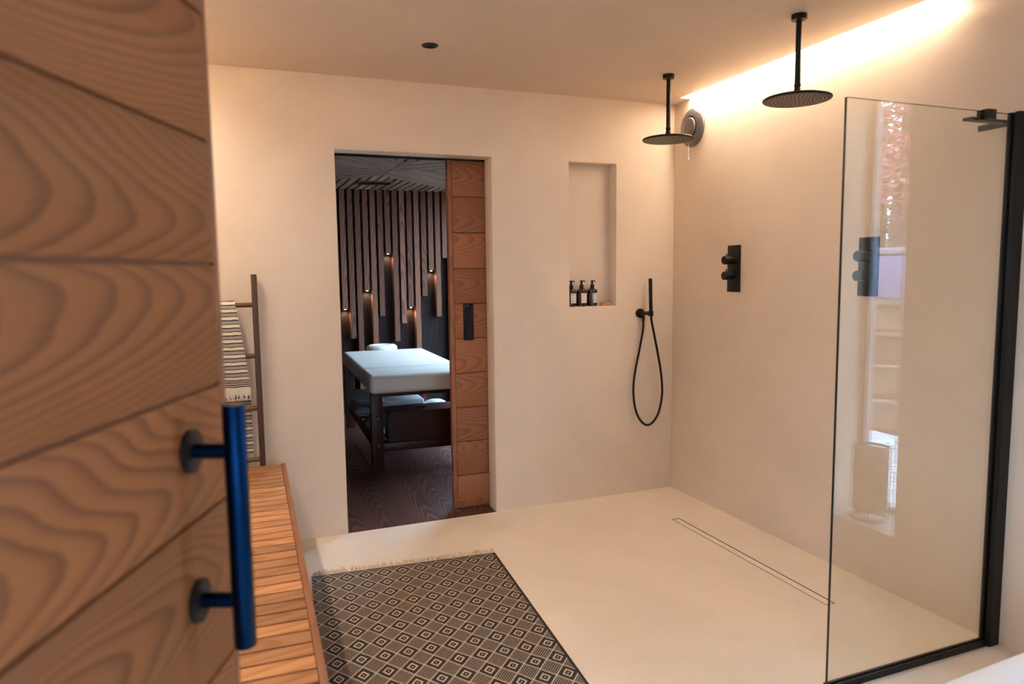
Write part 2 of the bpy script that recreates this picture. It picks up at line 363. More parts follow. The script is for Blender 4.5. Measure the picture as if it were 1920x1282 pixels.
vt=thing('ceiling_vent','dark slotted air vent set into the batten ceiling of the treatment room','vent',(-1.40,2.80,TH-.006))
mb=MB(); 
for b_ in ((-.165,.165,-.125,-.095,0,.012),(-.165,.165,.095,.125,0,.012),(-.165,-.145,-.095,.095,0,.012),(.145,.165,-.095,.095,0,.012)): mb.box(*b_)
obj('vent_frame',mb,SLAT,vt,bevel=.002)
obj('vent_throat',MB().box(-.145,.145,-.095,.095,.010,.013),BLKV,vt)
for k in range(4): obj('vane',MB().box(-.145,.145,-.008,.008,.005,.008),BLK,vt,(0,-.06+.04*k,0),(math.radians(25),0,0))

# ------------------------------------------------------------------ entrance door (foreground)
DA=p_yaw=math.pi/2-0.37871                       # local +X runs from hinge edge to leading edge
DL=1.0; LEAD=Vector((-2.69841,-2.72888,0)); dvec=Vector((.369716,.929145,0))
d1=struct(link('door_1',None,None,LEAD,(0,0,DA)),'open oak plank entrance door with black pull handle')
obj('door_core',MB().box(-DL,-.0015,.006,.040,.01,2.09),LIP,d1)
zs=[.01,.175,.357,.606,.856,1.107,1.289,1.471,1.653,1.836,2.018,2.09]
for a,b_ in zip(zs,zs[1:]):
    hz=(b_-a)/2; hx=(DL-.020)/2
    obj('plank',MB().box(-hx,hx,0,.010,-hz+.0025,hz-.0025),DOORW,d1,(-DL/2-.010,-.002,(a+b_)/2),bevel=.0018)
obj('lipping',MB().box(-.0085,.0085,0,.044,0,2.08),LIP,d1,(-.0085,-.001,.01),bevel=.0015)
hd=link('pull_handle',None,d1,(-.134,-.002,1.10))      # local -Y is the room side of the face
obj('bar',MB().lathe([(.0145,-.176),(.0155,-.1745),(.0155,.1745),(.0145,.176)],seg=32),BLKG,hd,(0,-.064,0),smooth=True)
for z in (.110,-.107):
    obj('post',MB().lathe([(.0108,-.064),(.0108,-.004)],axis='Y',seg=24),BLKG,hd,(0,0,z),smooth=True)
    obj('rose',MB().lathe([(.029,-.0075),(.031,-.006),(.031,0)],axis='Y',seg=40),BLK,hd,(0,0,z),smooth=True)

# ------------------------------------------------------------------ sliding pocket door
SDX=-1.478
d2=struct(link('door_2',None,None,(SDX,.14,0)),'sliding oak door half drawn into the wall pocket')
obj('stile',MB().box(0,.026,0,.042,.004,2.112),LIP,d2,bevel=.0015)
zs=[.006+.2075*i for i in range(10)]+[2.112]
zs=[2.112-.2115*i for i in range(10)]+[.004]; zs=sorted(zs)
obj('door_core',MB().box(.026,.92,.006,.036,.004,2.112),BLKV,d2)
for a,b_ in zip(zs,zs[1:]):
    hz=(b_-a)/2
    obj('plank',MB().box(-.444,.444,0,.042,-hz+.0018,hz-.0018),DOORW2,d2,(.026+.446,.001,(a+b_)/2),bevel=.0015)
fp=link('flush_pull',None,d2,(.113,-.003,1.155))
mb=MB()
for b_ in ((-.032,.032,0,.004,.085,.112),(-.032,.032,0,.004,-.112,-.095),(-.032,-.016,0,.004,-.095,.085),(.016,.032,0,.004,-.095,.085)): mb.box(*b_)
obj('pull_plate',mb,BLK,fp,bevel=.0008)
obj('recess',MB().box(-.016,.016,.0028,.004,-.095,.085),BLKV,fp)
obj('latch',MB().lathe([(.004,-.002),(.005,-.001),(.005,.001)],axis='Y',seg=16),FANM,fp,(0,0,.099))

# ------------------------------------------------------------------ bench
bn=thing('slatted_bench','long slatted teak bench along the left beside the patterned rug','bench',(-2.4705,-.150,0),-.0187)
BW=.43; BL=2.45; BZ=.48
obj('front_rail',MB().box(-.021,0,-BL,0,BZ-.055,BZ),TEAKF,bn,bevel=.002)
obj('back_rail',MB().box(-BW,-BW+.021,-BL,0,BZ-.055,BZ),TEAKF,bn,bevel=.002)
for k in range(36):
    y=-.004-.0678*k-.031
    obj('slat',MB().box(-(BW-.044)/2,(BW-.044)/2,-.0292,.0292,-.018,0),TEAK,bn,(-BW/2,y,BZ-.0015),bevel=.0018)
for y in (-.05,-BL/2,-BL+.05): obj('cross_rail',MB().box(-BW+.021,-.021,-.02,.02,BZ-.06,BZ-.022),TEAKF,bn,(0,y,0))
for x_ in (-.045,-BW+.045):
    for y in (-.10,-BL+.10): obj('leg',MB().box(-.022,.022,-.022,.022,0,BZ-.022),TEAKF,bn,(x_-.0,y,0),bevel=.002)

# ------------------------------------------------------------------ ladder and towel
def lean(z): return -.128+.062*(z/1.46)           # y of the ladder centre line by height
la=thing('towel_ladder','dark wooden ladder leaning on the wall behind the bench','ladder',(0,0,0))
for x_ in (-2.580,-2.985):
    mb=MB(); a=math.atan2(.062,1.46)
    mb.box(-.014,.014,-.024,.024,0,1.458); obj('side_rail',mb,DARKL,la,(x_,-.128,0),(-a,0,0),bevel=.002)
for z in (1.302,1.040,.770,.504,.235):
    obj('rung',MB().lathe([(.0125,-.192),(.0125,.192)],axis='X',seg=20),DARKR,la,(-2.7825,lean(z),z),smooth=True)
def towel():
    t=thing('striped_towel','black and cream striped fringed towel draped over the wooden ladder','towel',(-2.80,lean(1.302),1.302))
    mb=MB(); nx,ns=26,64; R=.017; front=.455; back=.78
    prof=[]
    tot=front+PI*R+back
    for i in range(ns+1):
        s=tot*i/ns
        if s<front: prof.append((-R-.012*math.sin(PI*min(1,s/front)),-(front-s)))
        elif s<front+PI*R:
            th=(s-front)/R; prof.append((-R*math.cos(th),R*math.sin(th)))
        else: prof.append((R-.002*((s-front-PI*R)/back),-(s-front-PI*R)))
    V=[]
    for th in (0,.006):
        for i,(y,z) in enumerate(prof):
            drop=max(0,-z); wr=.124+.055*min(1,drop/.42)**.8; wl=.11
            for j in range(nx+1):
                u=j/nx; x_=-wl+u*(wl+wr); rip=.004*math.sin(u*21+drop*4)*min(1,drop*5)
                # outward side: front layer gains towards -y, back layer gains towards +y
                V.append((x_, y+rip*(1 if y<0 else .2)-(th if y<0 else -th*.6)*1.0, z+(th if drop<=0.0 else 0)))
    n1=(ns+1)*(nx+1); F=[]
    for i in range(ns):
        for j in range(nx):
            a=i*(nx+1)+j; F.append((a,a+1,a+nx+2,a+nx+1)); F.append((n1+a,n1+a+nx+1,n1+a+nx+2,n1+a+1))
    for i in range(ns):
        for j in (0,nx):
            a=i*(nx+1)+j; F.append((a,a+nx+1,n1+a+nx+1,n1+a))
    for i in (0,ns):
        for j in range(nx):
            a=i*(nx+1)+j; F.append((a,a+1,n1+a+1,n1+a))
    mb.add(V,F)
    m,nt,b=nmat('striped_terry'); tc=N(nt,'ShaderNodeTexCoord'); sp=N(nt,'ShaderNodeSeparateXYZ'); nt.links.new(tc.outputs['Object'],sp.inputs[0])
    no=N(nt,'ShaderNodeTexNoise'); no.inputs['Scale'].default_value=160; nt.links.new(tc.outputs['Object'],no.inputs['Vector'])
    no2=N(nt,'ShaderNodeTexNoise'); no2.inputs['Scale'].default_value=30; nt.links.new(tc.outputs['Object'],no2.inputs['Vector'])
    z=math_(nt,'ADD',sp.outputs[2],math_(nt,'MULTIPLY',math_(nt,'SUBTRACT',no2.outputs['Fac'],.5),.006))
    fr=math_(nt,'FRACT',math_(nt,'DIVIDE',z,.0385))
    rp=N(nt,'ShaderNodeValToRGB'); rp.color_ramp.interpolation='CONSTANT'; e=rp.color_ramp.elements
    e[0].position=0; e[0].color=(.02,.02,.022,1); e[1].position=.12; e[1].color=(.70,.62,.50,1)
    for pos,c in ((.50,(.02,.02,.022,1)),(.60,(.33,.30,.27,1)),(.80,(.33,.30,.27,1)),(.97,(.02,.02,.022,1))):
        q=e.new(pos); q.color=c
    nt.links.new(fr,rp.inputs[0])
    # dark border bands close to the front hem
    band=math_(nt,'MULTIPLY',math_(nt,'LESS_THAN',z,-.375),math_(nt,'GREATER_THAN',z,-.418))
    fr2=math_(nt,'GREATER_THAN',math_(nt,'FRACT',math_(nt,'DIVIDE',z,.011)),.45)
    dk=mixc(nt,math_(nt,'MULTIPLY',fr2,.8),(.02,.02,.022),(.6,.54,.45))
    c=mixc(nt,band,rp.outputs[0],dk)
    hem=math_(nt,'MULTIPLY',math_(nt,'LESS_THAN',z,-.418),math_(nt,'GREATER_THAN',z,-.47)); c=mixc(nt,hem,c,(.68,.62,.53))
    nt.links.new(c,b.inputs['Base Color']); b.inputs['Roughness'].default_value=.95
    bp=N(nt,'ShaderNodeBump'); bp.inputs['Strength'].default_value=.6; bp.inputs['Distance'].default_value=.003; nt.links.new(no.outputs['Fac'],bp.inputs['Height']); nt.links.new(bp.outputs[0],b.inputs['Normal'])
    obj('cloth',mb,m,t,smooth=True,angle=80)
    fr_=MB(); rnd=random.Random(3)
    for side,(y0,z0,wr) in enumerate(((-R-.006,-front,.179),(R,-back,.179))):
        n=60
        for k in range(n):
            x_=-.11+(wr+.11)*(k+.5)/n; pts=[(x_,y0,z0+.004)]; cx=x_; 
            for q in range(3): cx+=rnd.uniform(-.005,.006); pts.append((cx,y0-.004*(1-side)+rnd.uniform(-.003,.003),z0-.011*(q+1)))
            fr_.tube(pts,[.0022,.0022,.002,.0012],5)
    tag(obj('fringe',fr_,plain('fringe_yarn',(.66,.60,.50),.95),t,smooth=True),kind='stuff')
towel()

# ------------------------------------------------------------------ rug
RA=math.radians(-4.5); RW=.915; RL=1.7
def rug():
    t=thing('patterned_rug','black and cream diamond patterned woven rug with fringe on the pale floor','rug',(-1.483,-.598,.0),RA)
    m,nt,b=nmat('diamond_weave'); tc=N(nt,'ShaderNodeTexCoord'); sp=N(nt,'ShaderNodeSeparateXYZ'); nt.links.new(tc.outputs['Object'],sp.inputs[0])
    wn=N(nt,'ShaderNodeTexNoise'); wn.inputs['Scale'].default_value=9; nt.links.new(tc.outputs['Object'],wn.inputs['Vector'])
    wob=math_(nt,'MULTIPLY',math_(nt,'SUBTRACT',wn.outputs['Fac'],.5),.010)
    px,py=.0885,.108; n=16.0
    U=math_(nt,'MULTIPLY',math_(nt,'ADD',math_(nt,'ADD',sp.outputs[0],.0445+5*px),wob),n/px)
    V=math_(nt,'MULTIPLY',math_(nt,'ADD',math_(nt,'ADD',sp.outputs[1],.065),wob),n/py)
    U=math_(nt,'ADD',U,800*1.0); V=math_(nt,'ADD',V,1600*1.0)
    iu=math_(nt,'FLOOR',math_(nt,'ADD',U,.5)); iv=math_(nt,'FLOOR',math_(nt,'ADD',V,.5))
    fu=math_(nt,'ABSOLUTE',math_(nt,'SUBTRACT',U,iu)); fv=math_(nt,'ABSOLUTE',math_(nt,'SUBTRACT',V,iv))
    mu=math_(nt,'MODULO',iu,n); mv=math_(nt,'MODULO',iv,n)
    au=math_(nt,'MINIMUM',mu,math_(nt,'SUBTRACT',n,mu)); av=math_(nt,'MINIMUM',mv,math_(nt,'SUBTRACT',n,mv))
    d=math_(nt,'ADD',au,av)                        # 0 motif centre .. 8 lattice line .. 16 dotted centre
    # lattice as a continuous line so it stays unbroken
    cu=math_(nt,'ABSOLUTE',math_(nt,'SUBTRACT',math_(nt,'MODULO',math_(nt,'ADD',U,8.0),n),8.0)); cv=math_(nt,'ABSOLUTE',math_(nt,'SUBTRACT',math_(nt,'MODULO',math_(nt,'ADD',V,8.0),n),8.0))
    D=math_(nt,'ADD',cu,cv)
    lat=math_(nt,'LESS_THAN',math_(nt,'ABSOLUTE',math_(nt,'SUBTRACT',D,8.0)),.62)
    ringm=math_(nt,'LESS_THAN',math_(nt,'ABSOLUTE',math_(nt,'SUBTRACT',D,3.3)),.75)
    cen=math_(nt,'LESS_THAN',D,.7)
    dot=math_(nt,'LESS_THAN',math_(nt,'ADD',math_(nt,'MULTIPLY',fu,fu),math_(nt,'MULTIPLY',fv,fv)),.165)
    par=math_(nt,'LESS_THAN',math_(nt,'MODULO',d,2.0),.5)
    dots=math_(nt,'MULTIPLY',math_(nt,'MULTIPLY',dot,par),math_(nt,'GREATER_THAN',D,9.0))
    side=math_(nt,'MULTIPLY',math_(nt,'MULTIPLY',math_(nt,'LESS_THAN',math_(nt,'ABSOLUTE',math_(nt,'SUBTRACT',D,6.2)),1.1),dot),math_(nt,'MULTIPLY',par,.10))
    a=math_(nt,'MAXIMUM',math_(nt,'MAXIMUM',lat,ringm),math_(nt,'MAXIMUM',cen,math_(nt,'MAXIMUM',dots,side)))
    inn=math_(nt,'MULTIPLY',math_(nt,'LESS_THAN',sp.outputs[0],-.012),math_(nt,'LESS_THAN',sp.outputs[1],-.010)); a=math_(nt,'MULTIPLY',a,inn)
    c=mixc(nt,a,(.014,.012,.014),(.58,.45,.32)); nt.links.new(c,b.inputs['Base Color']); b.inputs['Roughness'].default_value=.95
    hgt=math_(nt,'SUBTRACT',1.0,math_(nt,'MAXIMUM',fu,fv)); bp=N(nt,'ShaderNodeBump'); bp.inputs['Strength'].default_value=.5; bp.inputs['Distance'].default_value=.003
    nt.links.new(hgt,bp.inputs['Height']); nt.links.new(bp.outputs[0],b.inputs['Normal'])
    obj('weave',MB().box(-RW,0,-RL,0,.0005,.0075),m,t,bevel=.002)
    fr_=MB(); rnd=random.Random(5)
    for end in (0,-RL):
        sgn=1 if end==0 else -1
        for k in range(170):
            x_=-RW+RW*(k+.5)/170; pts=[(x_,end-sgn*.002,.005)]; cx=x_; cy=end
            ln=rnd.uniform(.6,1.5); 
            for q in range(3):
                cx+=rnd.uniform(-.009,.010); cy+=sgn*.012*ln; pts.append((cx,cy,max(.0028,.006+rnd.uniform(-.004,.012))))
            fr_.tube(pts,[.0028,.0028,.0026,.0018],5)
    tag(obj('fringe',fr_,CREAM,t,smooth=True),kind='stuff')
rug()

# ------------------------------------------------------------------ shower fittings
def rain(label,x_,y_,g):
    t=thing('rain_shower',label,'shower head',(x_,y_,H),0,g)
    obj('ceiling_plate',MB().lathe([(.029,-.022),(.031,-.020),(.031,0)],seg=32),BLK,t,smooth=True)
    obj('arm',MB().lathe([(.0115,-.285),(.0115,-.02)],seg=24),BLK,t,smooth=True)
    obj('joint',MB().lathe([(.013,-.330),(.013,-.322),(.010,-.318),(.0135,-.312),(.0135,-.300),(.012,-.298),(.012,-.290),(.0135,-.288),(.0135,-.278),(.0115,-.276)],seg=24),BLK,t,smooth=True)
    hd_=obj('head',MB().lathe([(.135,-.346),(.138,-.343),(.138,-.338),(.134,-.335),(.03,-.332),(.016,-.326)],seg=72),BLK,t,smooth=True)
    obj('nozzle_plate',MB().lathe([(.132,-.3468),(.132,-.345)],seg=72),HEADU,hd_)
    mb=MB()
    for ri in range(1,9):
        r=.0155*ri; n=6*ri
        for k in range(n):
            a=2*PI*k/n+ri*.3; mb.lathe([(.0016,-.3488),(.0022,-.3465)],(r*math.cos(a),r*math.sin(a),0),seg=6)
    tag(obj('nozzles',mb,BLKV,hd_),kind='stuff')
    return t
rain('black rain shower head nearer the doorway wall, over the round vent',-.441,-.586,'ceiling rain shower heads')
rain('black rain shower head nearer the glass screen, away from the round vent',-.440,-1.530,'ceiling rain shower heads')

def valve(label,y_,lever):
    t=thing('shower_valve',label,'shower valve',(0,y_,1.456),0,'shower valves')
    obj('plate',MB().box(-.010,0,-.053,.053,-.133,.133),BLK,t,bevel=.002)
    for z in (.048,-.040):
        kb=obj('knob',MB().lathe([(.0225,-.078),(.0240,-.076),(.0240,-.030),(.021,-.029),(.021,-.009)],axis='X',seg=36),BLK,t,(0,-.002,z),smooth=True)
        obj('lever',MB().lathe([(.0032,.022),(.0032,.037),(.0022,.038)],seg=12),BLK,kb,(-.060,0,0),smooth=True)
valve('black two-knob shower valve on the bare wall left of the glass screen',-.610,0)
valve('black two-knob shower valve seen through the glass screen',-1.532,0)

hs=thing('hand_shower','black hand shower on its wall bracket with looping hose beside the niche','hand shower',(-.252,0,1.178))
obj('wall_rose',MB().lathe([(.028,-.014),(.030,-.012),(.030,0)],axis='Y',seg=36),BLK,hs,smooth=True)
obj('holder',MB().tube([(0,-.012,0),(0,-.050,.002),(.048,-.062,.002)],[.0125,.0125,.012],20),BLK,hs,smooth=True)
obj('holder_ring',MB().lathe([(.0165,-.016),(.0165,.016)],axis='Z',seg=24),BLK,hs,(.045,-.062,.0),smooth=True)
obj('handset',MB().tube([(.047,-.064,-.022),(.046,-.063,.012),(.0455,-.0625,.016),(.041,-.060,.222)],[.0085,.0092,.0115,.0115],24),BLK,hs,smooth=True)
mb=MB()
for k in range(16): mb.lathe([(.0012,-.0012),(.0022,0)],(.0445-.0045*k/16+0,-.0735+.0015*k/16,.08+.0085*k),axis='Y',seg=6)
tag(obj('spray_holes',mb,BLKV,hs),kind='stuff')
obj('hose_outlet',MB().tube([(.006,-.03,-.010),(.008,-.032,-.020),(.008,-.033,-.05)],[.008,.010,.009],20),BLK,hs,smooth=True)
def bez(pts,n=14):        # catmull-rom
    out=[]; P=[Vector(pts[0])]+[Vector(p) for p in pts]+[Vector(pts[-1])]
    for i in range(1,len(P)-2):
        for k in range(n):
            t=k/n; a,b,c,d=P[i-1],P[i],P[i+1],P[i+2]
            out.append(.5*((2*b)+(c-a)*t+(2*a-5*b+4*c-d)*t*t+(3*b-a-3*c+d)*t**3))
    out.append(P[-2]); return out
hose=[(.008,-.033,-.045),(.004,-.034,-.11),(-.022,-.034,-.24),(-.048,-.032,-.36),(-.061,-.030,-.47),(-.054,-.030,-.58),(-.028,-.032,-.665),(.010,-.034,-.715),(.046,-.038,-.729),(.082,-.042,-.71),(.118,-.046,-.655),(.138,-.05,-.57),(.142,-.052,-.49),(.128,-.055,-.38),(.100,-.058,-.25),(.068,-.061,-.12),(.049,-.064,-.045),(.047,-.064,-.02)]
obj('hose',MB().tube(bez(hose,8),.0072,14),BLK,hs,smooth=True)

fan=thing('round_vent','round grey metal extractor vent high on the shower wall','vent',(0,-.196,2.322))
obj('outer_ring',MB().lathe([(.116,0),(.117,-.006),(.113,-.012),(.098,-.019),(.080,-.024),(.069,-.026),(.066,-.022),(.064,-.008)],axis='X',seg=64),FANM,fan,smooth=True,angle=60)
obj('centre_disc',MB().lathe([(.01,-.040),(.035,-.039),(.054,-.036),(.061,-.031),(.061,-.027),(.03,-.020)],axis='X',seg=48),FANM,fan,smooth=True,angle=60)
obj('stem',MB().lathe([(.008,-.025),(.008,-.005)],axis='X',seg=16),FANM,fan)
pc=obj('pull_cord',MB().tube([(-.03,0,-.105),(-.030,.001,-.15),(-.03,0,-.185)],.0016,8),WHITEF,fan,smooth=True)
obj('cord_bead',MB().lathe([(.001,-.196),(.004,-.192),(.0045,-.188),(.003,-.183),(.001,-.181)],(-.03,0,0),seg=14),WHITE,pc,smooth=True)

dl=thing('ceiling_downlight','small black recessed downlight in the plaster ceiling','downlight',(-1.780,-.643,H))
obj('trim_ring',MB().lathe([(.038,0),(.0385,-.003),(.036,-.0045),(.029,-.004),(.027,-.001),(.027,.0)],seg=48),BLK,dl,smooth=True)
obj('dark_lens',MB().lathe([(.0265,-.0012),(.0265,0)],seg=40),BLKV,dl)

# linear drain
dr=thing('linear_drain','long narrow tile-in drain channel in the shower floor','drain',((DRX0+DRX1)/2,(DRY0+DRY1)/2,0))
wx=(DRX1-DRX0)/2; wy=(DRY1-DRY0)/2; mb=MB()
for b_ in ((-wx-.0038,-wx,-wy-.0038,wy+.0038),(wx,wx+.0038,-wy-.0038,wy+.0038),(-wx,wx,-wy-.0038,-wy),(-wx,wx,wy,wy+.0038)): mb.box(*b_,-.04,-.001)
obj('channel_frame',mb,BLK,dr)
obj('channel_bed',MB().box(-wx,wx,-wy,wy,-.04,-.036),BLKV,dr)
obj('cover',MB().box(-wx+.0035,wx-.0035,-wy+.0035,wy-.0035,-.036,-.0005),FLR,dr)

# ------------------------------------------------------------------ niche contents
def bottle(label,x_,rz):
    t=thing('pump_bottle',label,'bottle',(x_,.048,NZ0),rz,'amber pump bottles in the niche')
    bd=obj('bottle_body',MB().lathe([(.026,0),(.0315,.003),(.0325,.008),(.0325,.094),(.0305,.101),(.022,.108),(.0125,.112),(.0115,.116)],seg=40),AMBER,t,smooth=True)
    m=LABEL
    V=[];F=[];seg=14
    for z in (.022,.083):
        for k in range(seg+1):
            a=-PI/2+.25+(k/seg-.5)*1.75; V.append((.0329*math.cos(a),.0329*math.sin(a),z))
    for k in range(seg): F.append((k,k+1,seg+2+k,seg+1+k))
    obj('paper_label',MB().add(V,F),m,bd,smooth=True)
    obj('collar',MB().lathe([(.0125,.112),(.0130,.114),(.0130,.132),(.0115,.136),(.0045,.137),(.0045,.140)],seg=28),BLK,t,smooth=True)
    pm=obj('pump',MB().lathe([(.0045,.138),(.0070,.140),(.0070,.154),(.0078,.157),(.0078,.1595)],seg=20),BLK,t,smooth=True)
    obj('spout',MB().tube([(-.010,0,.1575),(0,0,.1582),(.018,0,.1578),(.028,0,.1545)],[.004,.0048,.0038,.003],10),BLK,pm,smooth=True)
m,nt,b=nmat('label_print'); LABEL=m; tc=N(nt,'ShaderNodeTexCoord'); sp=N(nt,'ShaderNodeSeparateXYZ'); nt.links.new(tc.outputs['Object'],sp.inputs[0])
z=sp.outputs[2]; ln=math_(nt,'LESS_THAN',math_(nt,'FRACT',math_(nt,'MULTIPLY',z,150.0)),.4)
no=N(nt,'ShaderNodeTexNoise'); no.inputs['Scale'].default_value=420; nt.links.new(tc.outputs['Object'],no.inputs['Vector'])
blk=math_(nt,'ADD',math_(nt,'MULTIPLY',math_(nt,'LESS_THAN',math_(nt,'ABSOLUTE',math_(nt,'SUBTRACT',z,.036)),.005),1.0),math_(nt,'LESS_THAN',math_(nt,'ABSOLUTE',math_(nt,'SUBTRACT',z,.074)),.004))
ink=math_(nt,'MULTIPLY',math_(nt,'MULTIPLY',ln,blk),math_(nt,'GREATER_THAN',no.outputs['Fac'],.45))
nt.links.new(mixc(nt,math_(nt,'MULTIPLY',ink,.7),(.70,.66,.60),(.12,.11,.1)),b.inputs['Base Color']); b.inputs['Roughness'].default_value=.7
bottle('leftmost amber pump bottle in the niche, half hidden by its edge',-.7185,.15)
bottle('middle amber pump bottle of the three in the niche',-.645,.10)
bottle('rightmost amber pump bottle in the niche, next to the wooden disc',-.570,.32)
sd=thing('wooden_disc','small round pale wooden disc lying in the niche beside the bottles','soap dish',(-.478,.045,NZ0))
obj('soap_base',MB().lathe([(.030,0),(.034,.002),(.035,.006),(.035,.013),(.033,.017),(.028,.0185)],seg=40),SOAPW,sd,smooth=True)
obj('soap_top',MB().lathe([(.026,.018),(.027,.0195),(.02,.0205)],seg=36),SOAPW,sd,smooth=True)

# ------------------------------------------------------------------ glass screen
YG=-2.17
gs=thing('glass_screen','frameless clear glass shower screen with black wall channel','shower screen',(0,YG,0))
mb=MB(); x0,x1,z0,z1,tk=-.842,-.030,.012,1.992,.005
mb.add([(x0,-tk,z0),(x1,-tk,z0),(x1,-tk,z1),(x0,-tk,z1)],[(0,1,2,3)]); mb.add([(x0,tk,z0),(x1,tk,z0),(x1,tk,z1),(x0,tk,z1)],[(3,2,1,0)])
mb.cur=1
mb.add([(x0,-tk,z0),(x0,tk,z0),(x0,tk,z1),(x0,-tk,z1)],[(0,1,2,3)]); mb.add([(x1,-tk,z0),(x1,tk,z0),(x1,tk,z1),(x1,-tk,z1)],[(0,1,2,3)])
mb.add([(x0,-tk,z1),(x1,-tk,z1),(x1,tk,z1),(x0,tk,z1)],[(0,1,2,3)]); mb.add([(x0,-tk,z0),(x1,-tk,z0),(x1,tk,z0),(x0,tk,z0)],[(0,1,2,3)])
obj('glass_pane',mb,[GLS,EDGE],gs)
mb=MB(); mb.box(-.052,-.001,-.024,-.0055,.001,2.0); mb.box(-.052,-.001,.0055,.020,.001,2.0); mb.box(-.029,-.001,-.0055,.0055,.001,2.0)
obj('wall_channel',mb,BLK,gs)
mb=MB(); mb.box(-.842,-.052,-.014,-.0055,.0005,.024); mb.box(-.842,-.052,.0055,.014,.0005,.024); mb.box(-.842,-.052,-.0055,.0055,.0005,.011)
obj('floor_channel',mb,BLK,gs,bevel=.001)
br=link('stay_bracket',None,gs,(-.190,0,1.985))
mb=MB(); mb.box(-.020,.020,-.022,-.0052,-.020,.012); mb.box(-.020,.020,.0052,.022,-.020,.012); mb.box(-.020,.020,-.0052,.0052,.0075,.012)
obj('clamp',mb,BLK,br,bevel=.001)
obj('arm',MB().box(-.045,.188,.022,.055,-.018,-.008),BLK,br,bevel=.001)
obj('wall_plate',MB().box(.176,.189,.022,.155,-.022,-.002),BLK,br,bevel=.001)

# ------------------------------------------------------------------ massage table
mt=thing('massage_table','cream massage table with dark wooden legs and face cradle in the treatment room','massage table',(-1.795,1.13,0),-.030)
TW,TL=.775,1.74
for n_,(y0,y1) in enumerate(((-.02,.44),(.442,TL))):
    obj('cushion',MB().box(-.005,TW+.005,y0,y1,.583,.718),VINYL,mt,bevel=.034,segs=5)
obj('apron',MB().box(.06,TW-.06,.06,TL-.06,.55,.583),MAHO,mt)
for x_ in (.045,TW-.045):
    for y_ in (.045,TL-.09):
        lg=obj('leg',MB().box(-.044,.044,-.03,.03,0,.58),MAHO,mt,(x_,y_,0),bevel=.004)
        if y_<.1:
            for z in (.40,.20): obj('bolt',MB().lathe([(.004,-.012),(.010,-.008),(.013,0)],axis='Y',seg=16),FANM,lg,(.004,-.03,z),smooth=True)
for y_ in (.045,TL-.09): obj('cross_rail',MB().box(.089,TW-.089,-.014,.014,.145,.207),MAHO,mt,(0,y_,0),bevel=.003)
for x_ in (.045,TW-.045): obj('side_rail',MB().box(-.014,.014,.075,TL-.12,.145,.207),MAHO,mt,(x_,0,0),bevel=.003)
for k in range(9):
    y_=.11+k*.165; obj('shelf_slat',MB().box(.06,TW-.06,-.035,.035,.195,.207),MAHO,mt,(0,y_,0),bevel=.002)
cr=obj('face_cradle',MB().lathe([(.105+.048*math.cos(2*PI*k/16),.038*math.sin(2*PI*k/16)) for k in range(16)],seg=48,closed=True),VINYL,mt,(.40,TL+.17,.715),smooth=True,angle=180)
cr.scale=(1,.85,1)
obj('cradle_arm',MB().box(.30,.50,TL-.05,TL+.2,.64,.665),BLK,mt)
def T(x_,y_,z): c,s_=math.cos(-.03),math.sin(-.03); return (-1.795+x_*c-y_*s_,1.13+x_*s_+y_*c,z)
bx_=thing('wooden_box','dark wooden box with a round hole in its lid under the massage table','box',T(.42,.20,.2075),-.03)
mb=MB(); mb.box(-.285,.285,-.135,.135,0,.012); mb.box(-.285,.285,-.135,-.121,.012,.208); mb.box(-.285,.285,.121,.135,.012,.208); mb.box(-.285,-.271,-.121,.121,.012,.208); mb.box(.271,.285,-.121,.121,.012,.208)
obj('box_body',mb,MAHO,bx_)
V=[];F=[];n=40                                    # lid with a round hole
for z in (.208,.220):
    for k in range(n):
        a=2*PI*k/n; V.append((.045*math.cos(a)-.02,.045*math.sin(a),z))
    for k in range(n):
        a=2*PI*k/n; cx,cy=math.cos(a),math.sin(a); s_=min(.290/abs(cx) if abs(cx)>1e-6 else 9,.140/abs(cy) if abs(cy)>1e-6 else 9); V.append((cx*s_,cy*s_,z))
for k in range(n):
    k2=(k+1)%n; F+=[(2*n+k,2*n+k2,3*n+k2,3*n+k),(k,n+k,n+k2,k2),(n+k,3*n+k,3*n+k2,n+k2),(k,k2,2*n+k2,2*n+k)]
obj('box_lid',MB().add(V,F),MAHO,bx_)
obj('hole_shadow_liner',MB().lathe([(.044,.205),(.044,.2085)],(-.02,0,0),seg=32),BLKV,bx_)
def pillow(name,label,cat,loc,size,mat,rot=(0,0,0),puff=.4,group=None):
    sx,sy,sz=size; V=[];F=[];n=14
    for side in (1,-1):
        for i in range(n+1):
            for j in range(n+1):
                u=2*i/n-1; v=2*j/n-1; k=(max(0,1-abs(u)**3)*max(0,1-abs(v)**3))**puff
                V.append((sx/2*u*(1-.06*v*v),sy/2*v*(1-.06*u*u),side*sz/2*k))
    for s_ in range(2):
        for i in range(n):
            for j in range(n):
                a=s_*(n+1)**2+i*(n+1)+j; q=(a,a+n+1,a+n+2,a+1); F.append(q if s_==0 else q[::-1])
    t=thing(name,label,cat,loc,0,group); t.rotation_euler=rot
    obj('cover',MB().add(V,F),mat,t,smooth=True,angle=70)
    # piped seam round the edge
    P=[(sx/2*a*(1-.06*b*b),sy/2*b*(1-.06*a*a),0) for a,b in ([(q/7-1,-1) for q in range(14)]+[(1,q/7-1) for q in range(14)]+[(1-q/7,1) for q in range(14)]+[(-1,1-q/7) for q in range(15)])]
    obj('piping',MB().tube(P,.004,6,caps=False),mat,t,smooth=True)
    return t
pillow('grey_cushion','upper grey cushion stacked under the left side of the massage table','cushion',T(.05,.62,.462),(.24,.46,.08),GREYF,(.03,.12,.05),.4,'grey cushions under the massage table')
